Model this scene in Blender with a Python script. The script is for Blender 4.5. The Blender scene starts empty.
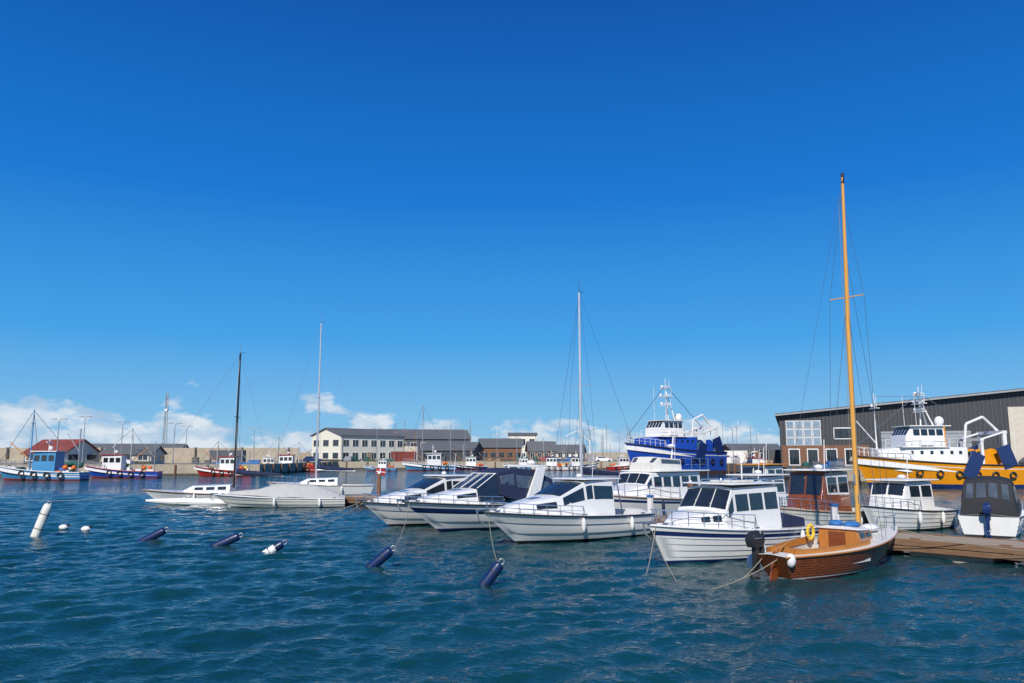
import bpy, math, random
import numpy as np
from mathutils import Vector, Matrix
R=random.Random(7)
sc=bpy.context.scene
C=sc.collection
# ------------------------------------------------------------ materials
def mat(name,col,rough=.5,metal=0,var=.1,scale=2.0,bump=0,bscale=25,coat=0,col2=None,grime=0,stretch=(1,1,1),spec=.5):
    m=bpy.data.materials.new(name); m.use_nodes=True
    nt=m.node_tree; N=nt.nodes; Lk=nt.links
    b=N['Principled BSDF']
    tc=N.new('ShaderNodeTexCoord'); mp=N.new('ShaderNodeMapping'); mp.inputs['Scale'].default_value=stretch
    Lk.new(tc.outputs['Object'],mp.inputs[0])
    n=N.new('ShaderNodeTexNoise'); n.inputs['Scale'].default_value=scale; n.inputs['Detail'].default_value=6; n.inputs['Roughness'].default_value=.65
    Lk.new(mp.outputs[0],n.inputs['Vector'])
    r=N.new('ShaderNodeValToRGB')
    r.color_ramp.elements[0].position=.3; r.color_ramp.elements[1].position=.7
    c2=col2 if col2 else tuple(min(1,c*(1+var)) for c in col)
    c1=col if col2 else tuple(c*(1-var) for c in col)
    r.color_ramp.elements[0].color=(*c1,1); r.color_ramp.elements[1].color=(*c2,1)
    Lk.new(n.outputs['Fac'],r.inputs[0])
    out=r.outputs[0]
    if grime>0:
        n2=N.new('ShaderNodeTexNoise'); n2.inputs['Scale'].default_value=5; n2.inputs['Detail'].default_value=8
        mp2=N.new('ShaderNodeMapping'); mp2.inputs['Scale'].default_value=(2.5,2.5,.35)
        Lk.new(tc.outputs['Object'],mp2.inputs[0]); Lk.new(mp2.outputs[0],n2.inputs['Vector'])
        r2=N.new('ShaderNodeMapRange'); r2.inputs[1].default_value=.52; r2.inputs[2].default_value=.78; r2.inputs[3].default_value=0; r2.inputs[4].default_value=grime
        Lk.new(n2.outputs['Fac'],r2.inputs[0])
        mx=N.new('ShaderNodeMixRGB'); mx.inputs[2].default_value=(.16,.12,.08,1)
        Lk.new(r2.outputs[0],mx.inputs[0]); Lk.new(out,mx.inputs[1]); out=mx.outputs[0]
    Lk.new(out,b.inputs['Base Color'])
    b.inputs['Roughness'].default_value=rough; b.inputs['Metallic'].default_value=metal
    b.inputs['Coat Weight'].default_value=coat; b.inputs['Coat Roughness'].default_value=.08
    b.inputs['Specular IOR Level'].default_value=spec
    if bump>0:
        n3=N.new('ShaderNodeTexNoise'); n3.inputs['Scale'].default_value=bscale; n3.inputs['Detail'].default_value=5
        Lk.new(mp.outputs[0],n3.inputs['Vector'])
        bp=N.new('ShaderNodeBump'); bp.inputs['Strength'].default_value=bump; bp.inputs['Distance'].default_value=.03
        Lk.new(n3.outputs['Fac'],bp.inputs['Height']); Lk.new(bp.outputs[0],b.inputs['Normal'])
    return m
gel=mat('gelcoat_white',(.80,.79,.76),.25,var=.03,grime=.12,coat=.5)
gel2=mat('gelcoat_cream',(.72,.70,.63),.35,var=.05,grime=.25)
offw=mat('deck_offwhite',(.66,.65,.60),.55,var=.06,grime=.3)
white=mat('white_paint',(.80,.79,.77),.4,var=.04,grime=.4)
navy=mat('navy_paint',(.012,.03,.12),.3,coat=.4)
navycan=mat('navy_canvas',(.012,.022,.065),.85,bump=.4,bscale=6)
blkcan=mat('black_canvas',(.02,.021,.025),.8,bump=.4,bscale=6)
greycan=mat('grey_canvas',(.46,.46,.44),.8,bump=.6,bscale=4)
glass=mat('dark_glass',(.018,.026,.034),.06,var=.3,spec=.9)
vinyl=mat('clear_vinyl',(.07,.09,.11),.12,var=.4,spec=.9)
steel=mat('stainless',(.65,.66,.68),.25,1)
alu=mat('aluminium_mast',(.66,.67,.68),.38,.5)
blk=mat('black_rubber',(.02,.02,.022),.5)
blkm=mat('black_mast',(.02,.02,.024),.35)
wood=mat('mahogany',(.15,.036,.012),.28,col2=(.27,.075,.02),scale=3,stretch=(.5,6,6),coat=.6,grime=.2)
woodlt=mat('varnished_pine',(.42,.15,.03),.3,col2=(.58,.24,.05),scale=3,stretch=(.5,7,7),coat=.4)
spruce=mat('spruce_mast',(.64,.30,.045),.3,col2=(.74,.38,.07),scale=3,stretch=(5,5,.3),coat=.4)
teak=mat('teak_worn',(.30,.2,.12),.7,col2=(.42,.3,.19),scale=4,stretch=(.5,8,8))
rope=mat('rope',(.30,.27,.20),.9)
ropeb=mat('rope_dark',(.10,.12,.12),.9)
wire=mat('rigging_wire',(.20,.21,.22),.4,.7)
red=mat('red_paint',(.42,.02,.015),.4,grime=.3)
orange=mat('safety_orange',(.7,.14,.02),.5)
yellow=mat('trawler_yellow',(.80,.30,.004),.38,grime=.35)
yelf=mat('yellow_float',(.80,.55,.05),.5)
blue=mat('trawler_blue',(.012,.07,.42),.35,grime=.2)
lblue=mat('light_blue_paint',(.06,.26,.50),.4,grime=.35)
dgreen=mat('dark_green_net',(.02,.10,.08),.9,bump=.8,bscale=8)
bluef=mat('buoy_blue',(.006,.022,.095),.35,grime=.15,spec=.6)
antif=mat('antifouling',(.05,.03,.03),.8)
antired=mat('antifouling_red',(.25,.03,.02),.7)
wax=mat('weathered_yellow_white',(.68,.66,.54),.6,col2=(.80,.79,.74),scale=5,grime=.5)
rust=mat('rusty_steel',(.16,.07,.035),.8,col2=(.25,.13,.07),scale=4)
conc=mat('quay_concrete',(.34,.29,.21),.9,col2=(.46,.40,.31),scale=.6,bump=.3,bscale=4,grime=.5)
concd=mat('wet_concrete',(.07,.065,.05),.7,var=.3)
asph=mat('quay_ground',(.16,.155,.145),.95,col2=(.26,.25,.22),scale=.08)
plank=mat('pontoon_planks',(.30,.23,.16),.85,col2=(.44,.36,.27),scale=3,stretch=(.8,6,3),bump=.3)
plankd=mat('pontoon_beam',(.17,.09,.045),.85,col2=(.27,.16,.09),scale=3,stretch=(.6,3,5),grime=.4)
cream=mat('cream_render',(.76,.72,.60),.85,var=.04,grime=.15)
roofg=mat('grey_roof',(.12,.125,.13),.7,var=.15)
clad=mat('dark_cladding',(.040,.043,.048),.55,var=.15,stretch=(6,6,.2))
cladg=mat('grey_cladding',(.10,.105,.115),.6,var=.15,stretch=(6,6,.2))
brick=mat('brown_brick',(.20,.10,.06),.9,var=.2,scale=6)
beige=mat('beige_door',(.58,.52,.42),.6)
redroof=mat('red_roof',(.20,.045,.035),.85,var=.3,scale=.6)
tarpb=mat('blue_tarp',(.03,.16,.42),.6,bump=.5,bscale=6)
galv=mat('galvanised',(.35,.36,.37),.5,.5)
skin=mat('glass_light',(.25,.33,.40),.15,var=.2)
# ------------------------------------------------------------ mesh helper
class M:
    def __init__(s): s.v=[];s.f=[];s.m=[];s.mats=[]
    def mi(s,m):
        if m not in s.mats: s.mats.append(m)
        return s.mats.index(m)
    def add(s,vs,fs,m):
        o=len(s.v); s.v+= [tuple(x) for x in vs]
        if isinstance(m,list): mi=[s.mi(a) for a in m]
        else: mi=[s.mi(m)]*len(fs)
        s.f+=[tuple(i+o for i in f) for f in fs]; s.m+=mi
    def box(s,c,d,m,rz=0,ry=0,tx=1,ty=1):
        a,b,h=d[0]/2,d[1]/2,d[2]/2
        vs=[(-a,-b,-h),(a,-b,-h),(a,b,-h),(-a,b,-h),(-a*tx,-b*ty,h),(a*tx,-b*ty,h),(a*tx,b*ty,h),(-a*tx,b*ty,h)]
        mt=Matrix.Translation(c)@Matrix.Rotation(rz,4,'Z')@Matrix.Rotation(ry,4,'Y')
        s.add([mt@Vector(v) for v in vs],[(0,3,2,1),(4,5,6,7),(0,1,5,4),(1,2,6,5),(2,3,7,6),(3,0,4,7)],m)
    def cyl(s,p0,p1,r0,m,r1=None,n=8):
        if r1 is None:r1=r0
        p0=Vector(p0);p1=Vector(p1);d=(p1-p0)
        if d.length<1e-6:return
        d.normalize(); u=d.orthogonal().normalized(); w=d.cross(u)
        vs=[];fs=[]
        for p,r in((p0,r0),(p1,r1)):
            for i in range(n):
                a=2*math.pi*i/n; vs.append(p+u*(r*math.cos(a))+w*(r*math.sin(a)))
        for i in range(n):
            j=(i+1)%n; fs.append((i,j,n+j,n+i))
        fs.append(tuple(range(n-1,-1,-1))); fs.append(tuple(range(n,2*n)))
        s.add(vs,fs,m)
    def tube(s,pts,r,m,n=6):
        for a,b in zip(pts[:-1],pts[1:]): s.cyl(a,b,r,m,n=n)
    def sph(s,c,r,m,nu=12,nv=8,rot=None):
        if not hasattr(r,'__len__'): r=(r,r,r)
        vs=[];fs=[]
        for j in range(nv+1):
            th=math.pi*j/nv
            for i in range(nu):
                a=2*math.pi*i/nu
                p=Vector((r[0]*math.sin(th)*math.cos(a),r[1]*math.sin(th)*math.sin(a),r[2]*math.cos(th)))
                if rot: p=rot@p
                vs.append(p+Vector(c))
        for j in range(nv):
            for i in range(nu):
                k=(i+1)%nu
                fs.append((j*nu+i,(j+1)*nu+i,(j+1)*nu+k,j*nu+k))
        s.add(vs,fs,m)
    def panel(s,pts,m,out,th=.012,off=.004):
        P=[Vector(p) for p in pts]; n=Vector((0,0,0))
        for i in range(len(P)):
            n+=(P[i]).cross(P[(i+1)%len(P)])
        n.normalize()
        if n.dot(Vector(out))<0: n=-n
        k=len(P)
        vs=[p-n*off for p in P]+[p+n*th for p in P]
        fs=[tuple(range(k)),tuple(range(k,2*k))]+[(i,(i+1)%k,k+(i+1)%k,k+i) for i in range(k)]
        s.add(vs,fs,m)
    def loft(s,secs,m,caps=True,closed=True):
        n=len(secs[0]);vs=[p for q in secs for p in q];fs=[]
        for j in range(len(secs)-1):
            for i in range(n if closed else n-1):
                k=(i+1)%n
                fs.append((j*n+i,j*n+k,(j+1)*n+k,(j+1)*n+i))
        if caps: fs.append(tuple(range(n))); fs.append(tuple((len(secs)-1)*n+i for i in range(n)))
        s.add(vs,fs,m)
    def build(s,name,parent=None,smooth=35,bevel=0,loc=None,merge=False):
        me=bpy.data.meshes.new(name); me.from_pydata(s.v,[],s.f)
        for m in s.mats: me.materials.append(m)
        me.polygons.foreach_set('material_index',s.m)
        import bmesh
        bm=bmesh.new(); bm.from_mesh(me)
        if merge: bmesh.ops.remove_doubles(bm,verts=bm.verts,dist=.0005)
        bmesh.ops.recalc_face_normals(bm,faces=bm.faces); bm.to_mesh(me); bm.free()
        if smooth:
            me.polygons.foreach_set('use_smooth',[True]*len(me.polygons))
            me.set_sharp_from_angle(angle=math.radians(smooth))
        o=bpy.data.objects.new(name,me); C.objects.link(o)
        if parent: o.parent=parent
        if loc: o.location=loc
        if bevel:
            b=o.modifiers.new('bevel','BEVEL'); b.width=bevel; b.segments=2; b.limit_method='ANGLE'; b.angle_limit=math.radians(40)
        return o
def root(name,loc,deg=0,pitch=0,roll=0):
    e=bpy.data.objects.new(name,None); C.objects.link(e); e.location=loc
    e.rotation_euler=(math.radians(roll),math.radians(pitch),math.radians(deg)); e.empty_display_size=.3
    return e
def W(e,p): 
    return Matrix.Translation(e.location)@e.rotation_euler.to_matrix().to_4x4()@Vector(p)
# ------------------------------------------------------------ hull
def hull(rt,L,B,fs,fb,dr,under,bands,deckm,tm=.42,tr=.8,p=2.3,rake=.7,wl=.8,clk=0,ck=None,sd=.22,cam=.08,sr=0,rub=None,bulw=None,solem=None,rr=.03,co=.022):
    def f(t):
        if t<tm: return tr+(1-tr)*math.sin(math.pi/2*t/tm)
        return max(0,1-((t-tm)/(1-tm))**p)
    zd=lambda t: fs+(fb-fs)*t**2
    def fn(t,q,off=0):
        wlx=wl*(1-.5*t**3)
        if q>=0:
            z=q*zd(t); w=B/2*f(t)*(wlx+(1-wlx)*q**.9); x=-L/2+t*(L-rake*(1-q))+sr*(1-t)*(1-q)
        else:
            z=q*dr; w=B/2*f(t)*wlx*max(0,1+q)**.6; x=-L/2+t*(L-rake*(1-q*.8))+sr*(1-t)*(1-q)
        w+=off*min(1,f(t)*3)
        return Vector((x,w,z))
    rows=[(-1,0),(-.5,0),(-.12,0)]
    bq=[b[0] for b in bands[:-1]]
    if clk:
        rows+=[(0,0)]
        qs=sorted(set([round(k/clk,4) for k in range(1,clk)]))
        allq=sorted([(q,'c') for q in qs]+[(q,'b') for q in bq])
        for q,k in allq:
            if k=='c': rows+=[(q-.004,0),(q+.004,co)]
            else: rows+=[(q,co*.45)]
        rows+=[(1,0)]
    else:
        rows+=[(q,0) for q in sorted(set([0,.33,.66,1]+bq))]
    def bm(q):
        if q<0: return under
        for a,m in bands:
            if q<a+1e-6: return m
        return bands[-1][1]
    n=30; ts=[i/n for i in range(n)]+[.985,1]
    h=M()
    for sg in(1,-1):
        vs=[];fs_=[];ms=[]
        for t in ts:
            for q,o in rows:
                v=fn(t,q,o); v.y*=sg; vs.append(v)
        k=len(rows)
        for i in range(len(ts)-1):
            for j in range(k-1):
                fs_.append((i*k+j,(i+1)*k+j,(i+1)*k+j+1,i*k+j+1)); ms.append(bm((rows[j][0]+rows[j+1][0])/2))
        h.add(vs,fs_,ms)
    k=len(rows)
    for j in range(k-1):
        a=fn(0,*rows[j]);b=fn(0,*rows[j+1])
        h.add([(a.x,a.y,a.z),(b.x,b.y,b.z),(b.x,-b.y,b.z),(a.x,-a.y,a.z)],[(0,1,2,3)],bm((rows[j][0]+rows[j+1][0])/2))
    h.build('hull',rt,smooth=28 if clk else 40,merge=True)
    d=M(); seq=[]
    if bulw: seq=[(t,1) for t in ts]
    elif ck:
        t0,t1,sole=ck
        seq=[(t,0) for t in ts if t<t0]+[(t0,0),(t0,1)]+[(t,1) for t in ts if t0<t<t1]+[(t1,1),(t1,0)]+[(t,0) for t in ts if t>t1]
    else: seq=[(t,0) for t in ts]
    for sg in(1,-1):
        vs=[];fs_=[];ms=[]
        for t,md in seq:
            v=fn(t,1); w=v.y; wi=max(w-sd,0); z=v.z
            if md:
                zs=z-bulw if bulw else ck[2]
                pts=[(w,z),(wi,z+.01),(wi,zs),(0,zs)]
            else: pts=[(w,z),(wi,z+.012),(wi*.5,z+cam*.8*min(1,w)),(0,z+cam*min(1,w))]
            vs+=[(v.x,y*sg,zz) for y,zz in pts]
        for i in range(len(seq)-1):
            for j in range(3):
                fs_.append((i*4+j,(i+1)*4+j,(i+1)*4+j+1,i*4+j+1))
                ms.append((solem or deckm) if (seq[i][1] and j==2) else deckm)
        d.add(vs,fs_,ms)
    d.build('deck',rt,smooth=30,merge=True)
    if rub:
        r=M()
        for sg in(1,-1):
            pts=[fn(t,.97) for t in ts]
            pts=[Vector((a.x,(a.y+.015)*sg,a.z)) for a in pts]
            r.tube(pts,rr,rub,n=6)
        r.build('rub_rail',rt)
    return fn
def rail(rt,fn,t0,t1,h,inset=.08,n=7,m=None,r=.014,mid=True,close=True,name='railing'):
    m=m or steel; g=M()
    tops={}
    for sg in(1,-1):
        top=[];md=[]
        for i in range(n+1):
            t=t0+(t1-t0)*i/n; v=fn(t,1); y=max(v.y-inset,.0)*sg
            b=Vector((v.x-.05,y,v.z)); tt=b+Vector((0,0,h)); top.append(tt); md.append(b+Vector((0,0,h*.5)))
            g.cyl(b,tt,r*.9,m,n=5)
        g.tube(top,r,m,n=5)
        if mid: g.tube(md,r*.6,m,n=4)
        v=fn(max(0,t0-.02),1); g.tube([top[0],(v.x,(v.y-inset)*sg,v.z)],r,m,n=5)
        tops[sg]=top
    if close: g.tube([tops[1][-1],(tops[1][-1]+tops[-1][-1])/2+Vector((.12,0,.02)),tops[-1][-1]],r,m,n=5)
    g.build(name,rt)
# ------------------------------------------------------------ lofted cabin
class House:
    def __init__(s,st,m,cam=.05): s.st=st;s.m=m;s.cam=cam;s.g=M();s._make()
    def sec(s,q):
        x,zb,zt,wb,wt=q
        return [(x,wb,zb),(x,wt,zt),(x,wt*.5,zt+s.cam*.8),(x,-wt*.5,zt+s.cam*.8),(x,-wt,zt),(x,-wb,zb)]
    def _make(s): s.g.loft([s.sec(q) for q in s.st],s.m)
    def lerp(s,i,u): return [a+(b-a)*u for a,b in zip(s.st[i],s.st[i+1])]
    def side(s,i,u0,u1,a0,a1,m=None,sl=0,fr=None):
        for sg in(1,-1):
            def P(u,a):
                x,zb,zt,wb,wt=s.lerp(i,u); return Vector((x,(wb+(wt-wb)*a)*sg,zb+(zt-zb)*a))
            if fr:
                e=.03; s.g.panel([P(u0-e,a0-.05),P(u1+e,a0-.05),P(u1+e-sl,a1+.05),P(u0-e+sl*0,a1+.05)],fr,(0,sg,0),.012)
            s.g.panel([P(u0,a0),P(u1,a0),P(u1-sl,a1),P(u0,a1)],m or glass,(0,sg,0),.02)
    def top(s,i,u0,u1,y0,y1,m=None,out=(1,0,1),th=.02):
        def P(u,y):
            x,zb,zt,wb,wt=s.lerp(i,u); c=s.cam*.8*min(1,(1-abs(y))*2)
            return Vector((x,wt*y,zt+c))
        s.g.panel([P(u0,y0),P(u1,y0),P(u1,y1),P(u0,y1)],m or glass,out,th,.02)
    def cap(s,k,y0,y1,a0,a1,out,m=None):
        x,zb,zt,wb,wt=s.st[k]
        def P(y,a): return Vector((x,(wb+(wt-wb)*a)*y,zb+(zt-zb)*a))
        s.g.panel([P(y0,a0),P(y1,a0),P(y1,a1),P(y0,a1)],m or glass,out,.015)
    def build(s,rt,name='cabin',bevel=.03): return s.g.build(name,rt,smooth=35,bevel=bevel)
def fenders(rt,fn,ts,side=1,m=None,name='fender'):
    g=M()
    for t in ts:
        v=fn(t,.75); y=(v.y+.12)*side
        g.sph((v.x,y,v.z-.1),(.085,.085,.27),m or white,10,8)
        g.cyl((v.x,y,v.z+.1),(v.x,(v.y+.03)*side,fn(t,1).z+.03),.012,ropeb,n=4)
    g.build(name,rt)
def outboard(rt,x,y,z,m=None,s=1.0):
    m=m or blk; g=M()
    def q(l): return [(x+(a)*s,y+b*s,z+c*s) for a,b,c in l]
    g.loft([q([(-.30,-.13,.22),(.18,-.15,.22),(.18,.15,.22),(-.30,.13,.22)]),q([(-.36,-.17,.42),(.22,-.18,.42),(.22,.18,.42),(-.36,.17,.42)]),
            q([(-.32,-.15,.60),(.20,-.17,.62),(.20,.17,.62),(-.32,.15,.60)]),q([(-.18,-.08,.70),(.10,-.10,.72),(.10,.10,.72),(-.18,.08,.70)])],m)
    g.box((x-.05*s,y,z-.1*s),(.2*s,.14*s,.75*s),m,tx=1.1)
    g.box((x-.1*s,y,z-.5*s),(.42*s,.22*s,.04*s),m)
    g.sph((x-.08*s,y,z-.75*s),(.24*s,.07*s,.07*s),m)
    for i in range(3):
        a=i*2.094; g.box((x-.32*s,y+.1*s*math.sin(a),z-.75*s+.1*s*math.cos(a)),(.02,.1*s,.14*s),m)
    g.box((x+.22*s,y,z+.1*s),(.12*s,.22*s,.35*s),m)
    g.box((x-.08*s,y,z+.50*s),(.4*s,.35*s,.03*s),galv)
    g.build('outboard_motor',rt,bevel=.03)
def flag(rt,x,y,z,h=.9,s=.45):
    g=M(); g.cyl((x,y,z),(x-.25,y,z+h),.012,woodlt,n=5)
    n=8
    def P(u,v): return (x-.25-u*s*1.3, y+.05*math.sin(u*5), z+h-v*s-u*.10)
    for i in range(n):
        for j,(a,b) in enumerate(((0,.43),(.43,.57),(.57,1))):
            u0,u1=i/n,(i+1)/n
            g.add([P(u0,a),P(u1,a),P(u1,b),P(u0,b)],[(0,1,2,3)],white if (j==1 or i==3) else red)
    g.build('danish_flag',rt)
# ------------------------------------------------------------ pleasure boats
def sport(name,loc,deg,L,B,fs,fb,style,stripe=None,hm=None,roll=0):
    rt=root(name,loc,deg,0,roll); hm=hm or gel; k=L/7.2
    bands=[(.10,navy if stripe else blk),(.62,hm),(.80,stripe or hm),(1,hm)]
    if style=='clinker': bands=[(.08,navy),(.72,hm),(.84,navy),(1,hm)]
    sl=style in('hard','open')
    fn=hull(rt,L,B,fs,fb,.35,antif,bands,hm if style!='cover' else greycan,tm=.42,tr=.9,p=2.1,rake=1.55*k if sl else (1.0*k if style=='cover' else .7),wl=.72 if sl else .78,clk=6 if style=='clinker' else 3,
        ck=(.05,.40,.35),sd=.24,rub=blk if style not in('clinker','cover') else white,solem=offw,cam=.16,co=.022 if style=='clinker' else .04)
    if style=='hard':     # low trunk, raked screen, hard top
        H=House([(2.85*k,fb-.05,fb+.05,.22,.16),(1.8*k,fb-.2,fb+.27,.70,.50),(.85*k,fb-.25,fb+.40,.95,.76),(-.35*k,fs,fb+.93,1.02,.78),(-.7*k,fs,fb+1.00,1.02,.82),(-1.7*k,fs,fb+.95,1.02,.88)],hm)
        H.side(1,.1,.9,.42,.8); H.side(2,.15,.95,.50,.88); H.side(4,.05,.95,.48,.86); H.side(3,.15,.95,.5,.88)
        for a,b in((-.97,-.34),(-.31,.31),(.34,.97)): H.top(2,.08,.95,a,b)
        H.top(1,.25,.65,-.3,.3,m=vinyl,out=(0,0,1)); H.build(rt)
        g=M(); g.box((-1.2*k,0,fb+1.06),(1.9*k,1.9,.05),hm,tx=.93,ty=.9); g.build('hardtop',rt,bevel=.02)
        g=M()
        for y in(-.9,.9): g.cyl((-2.2*k,y,fs),(-1.95*k,y*.9,fb+1.05),.025,steel)
        g.cyl((-1.3*k,.2,fb+1.1),(-1.4*k,.2,fb+2.1),.010,white); g.sph((-1.0*k,-.2,fb+1.16),(.12,.12,.08),white); g.build('antenna',rt)
    if style=='open':     # cuddy with screen + soft top
        H=House([(2.9*k,fb-.05,fb+.04,.2,.15),(1.8*k,fb-.2,fb+.26,.75,.55),(.9*k,fb-.25,fb+.42,1.0,.8),(.5*k,fb-.25,fb+.42,1.05,.9)],hm)
        H.side(1,.1,.9,.5,.8); H.top(1,.3,.65,-.35,.35,m=vinyl,out=(0,0,1)); H.build(rt)
        H=House([(.95*k,fb-.1,fb+.42,1.0,.85),(.1*k,fb-.2,fb+1.02,1.08,.78),(-.1*k,fs,fb+1.05,1.08,.80)],glass)
        H.g.build('windscreen',rt,bevel=.02)
        g=M()
        for y in(-1,-.34,.34,1): g.tube([(.97*k,.86*y,fb+.46),(.10*k,.79*y,fb+1.07)],.022,hm)
        g.tube([(.1*k,-.80,fb+1.06),(.1*k,.80,fb+1.06)],.025,hm)
        g.build('screen_frame',rt)
        H=House([(.05*k,fs+.5,fb+1.09,1.1,.82),(-.7*k,fs+.25,fb+1.26,1.12,.86),(-1.7*k,fs+.1,fb+1.18,1.12,.86),(-2.6*k,fs+.02,fb+.75,1.08,.9)],navycan)
        H.side(0,.12,.95,.45,.85,m=vinyl); H.side(1,.08,.92,.4,.8,m=vinyl); H.side(2,.08,.8,.4,.8,m=vinyl); H.build(rt,'canopy')
        g=M()
        for sg in(1,-1):
            g.loft([[(-1.0*k,1.12*sg,fs+.05),(-1.6*k,1.12*sg,fs+.05),(-1.6*k,1.24*sg,fs+.05),(-1.0*k,1.24*sg,fs+.05)],[(-1.75*k,.95*sg,fb+1.30),(-2.15*k,.95*sg,fb+1.30),(-2.15*k,1.05*sg,fb+1.34),(-1.75*k,1.05*sg,fb+1.34)]],hm)
        g.box((-1.95*k,0,fb+1.37),(.42*k,2.1,.1),hm); g.sph((-1.95*k,.3,fb+1.52),(.22,.22,.12),white); g.cyl((-1.95*k,-.5,fb+1.4),(-2.1*k,-.5,fb+2.3),.010,white)
        g.build('radar_arch',rt,bevel=.03)
    if style=='clinker':  # wheelhouse boat
        H=House([(2.55*k,fb-.05,fb+.02,.35,.28),(2.1*k,fb-.2,fb+.2,.6,.5),(1.15*k,fb-.28,fb+.30,.95,.85)],hm)
        H.side(1,.2,.5,.5,.85); H.side(1,.6,.9,.5,.85); H.top(1,.2,.6,-.3,.3,m=offw,out=(0,0,1)); H.build(rt,'trunk_cabin')
        H=House([(1.2*k,fb-.35,fb+.28,1.0,.97),(.72*k,fb-.4,fb+1.0,1.03,.86),(-1.55*k,fs-.1,fb+1.06,1.05,.9)],hm,cam=.06)
        for a,b in((-.96,-.36),(-.31,.31),(.36,.96)): H.top(0,.12,.9,a,b)
        H.side(1,.04,.30,.50,.86); H.side(1,.34,.62,.50,.86); H.side(1,.67,.95,.50,.86)
        H.side(0,.35,.9,.55,.86,sl=0)
        H.cap(2,-.9,-.3,.45,.85,(-1,0,0)); H.cap(2,.3,.9,.45,.85,(-1,0,0)); H.cap(2,-.25,.25,.08,.88,(-1,0,0),m=teak)
        H.build(rt,'wheelhouse')
        g=M(); g.box((-.45*k,0,fb+1.12),(2.7*k,2.0,.05),hm); g.box((-.4*k,0,fb+1.18),(1.1,.9,.07),offw); g.build('roof',rt,bevel=.02)
        g=M()
        for y in(-.6,.6): g.tube([(.4,y,fb+1.14),(.4,y,fb+1.24),(-1.4,y,fb+1.24),(-1.4,y,fb+1.14)],.015,steel)
        g.cyl((-.9,0,fb+1.1),(-.9,0,fb+1.75),.02,white); g.sph((-.9,0,fb+1.78),.06,white); g.cyl((-1.2,.4,fb+1.1),(-1.35,.4,fb+2.2),.01,white,n=5)
        g.sph((.5,.3,fb+1.24),(.1,.08,.08),steel)
        g.build('roof_fittings',rt)
        g=M(); g.loft([[(-1.6*k,y,z) for y,z in((1.02,fs+.0),(1.0,fs+.5),(0,fs+.62),(-1.0,fs+.5),(-1.02,fs))],[(-2.9*k,y,z) for y,z in((1.0,fs+.0),(.98,fs+.28),(0,fs+.34),(-.98,fs+.28),(-1.0,fs))]],navycan)
        g.build('cockpit_cover',rt,bevel=.04)
    if style=='cover':
        H=House([(2.8*k,fb-.02,fb+.03,.2,.15),(1.2*k,fb-.1,fb+.16,.9,.6),(.2*k,fb-.2,fb+.50,1.1,.5),(-.8*k,fb-.2,fb+.46,1.12,.5),(-2.0*k,fs,fb+.36,1.1,.45),(-3.3*k,fs,fs+.12,1.0,.6)],greycan,cam=.12)
        H.build(rt,'tarpaulin_cover',bevel=.05)
    if style!='cover': rail(rt,fn,.52,.975,.42 if style=='clinker' else .34)
    fenders(rt,fn,[.25,.5,.68],side=-1); fenders(rt,fn,[.2,.55],side=1)
    g=M()
    for t in(.08,.5,.93):
        for sg in(1,-1):
            v=fn(t,1); g.box((v.x,(max(v.y-.1,.04))*sg,v.z+.04),(.2,.04,.05),steel)
    v=fn(1,1); g.box((v.x-.05,0,v.z+.03),(.5,.14,.06),steel); g.tube([(v.x+.2,0,v.z),(v.x+.1,0,v.z-.3),(v.x-.1,0,v.z-.45)],.03,galv)
    g.build('cleats_and_anchor',rt)
    return rt,fn
def yacht(name,loc,deg,L,B,fs,fb,mx,mh,mastm,hm,under=None,bandm=None,trim=None,boom=True,lean=0):
    rt=root(name,loc,deg)
    fn=hull(rt,L,B,fs,fb,.5,under or antired,[(.1,bandm or navy),(.86,hm),(.93,trim or hm),(1,hm)],hm,tm=.45,tr=.55,p=1.9,rake=1.2,wl=.72,ck=(.08,.33,.3),sd=.3,cam=.1,sr=.3,rub=teak,solem=teak)
    H=House([(L*.2,fb-.25,fb-.1,.45,.3),(L*.12,fs,fb+.22,.75,.6),(-L*.16,fs,fb+.30,.85,.7)],hm)
    H.side(1,.08,.3,.5,.85); H.side(1,.38,.6,.5,.85); H.side(1,.68,.9,.5,.85); H.build(rt)
    g=M(); zb=fb+.1; top=Vector((mx-lean,0,mh))
    g.cyl((mx,0,zb),top,.085,mastm,r1=.06,n=10)
    sp=zb+(mh-zb)*.52
    g.cyl((mx,-.75,sp),(mx,.75,sp),.02,mastm,n=5)
    g.cyl(top,top+Vector((0,0,.7)),.012,wire,n=4); g.box(top+Vector((-.15,0,.05)),(.35,.02,.03),blk)
    g.build('mast',rt)
    g=M(); w=.007
    for sg in(1,-1):
        ch=Vector((mx-.1,B/2*.88*sg,fs+.1)); g.tube([ch,(mx,.75*sg,sp),top-Vector((0,0,.2))],w,wire,n=4); g.tube([ch+Vector((-.3,0,0)),(mx,0,sp-.1)],w,wire,n=4)
    g.tube([(L/2-.1,0,fb),top-Vector((0,0,.1))],w*1.2,wire,n=4); g.tube([(-L/2+.1,0,fs),top],w,wire,n=4)
    g.build('rigging',rt)
    if boom:
        g=M(); g.cyl((mx,0,fb+.95),(mx-L*.36,0,fb+.85),.05,mastm)
        g.loft([[(x,r*math.cos(a),z+r*1.3*math.sin(a)) for a in [i*math.pi/4 for i in range(8)]] for x,r,z in((mx-.05,.16,fb+1.2),(mx-.8,.14,fb+1.08),(mx-L*.35,.08,fb+.95))],navycan)
        g.build('boom_and_sail_cover',rt)
    rail(rt,fn,.75,.98,.5,n=4,r=.013); rail(rt,fn,.03,.74,.5,n=8,r=.008,close=False,name='guard_wires')
    fenders(rt,fn,[.3,.6],1); fenders(rt,fn,[.3,.6],-1)
    return rt,fn
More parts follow.
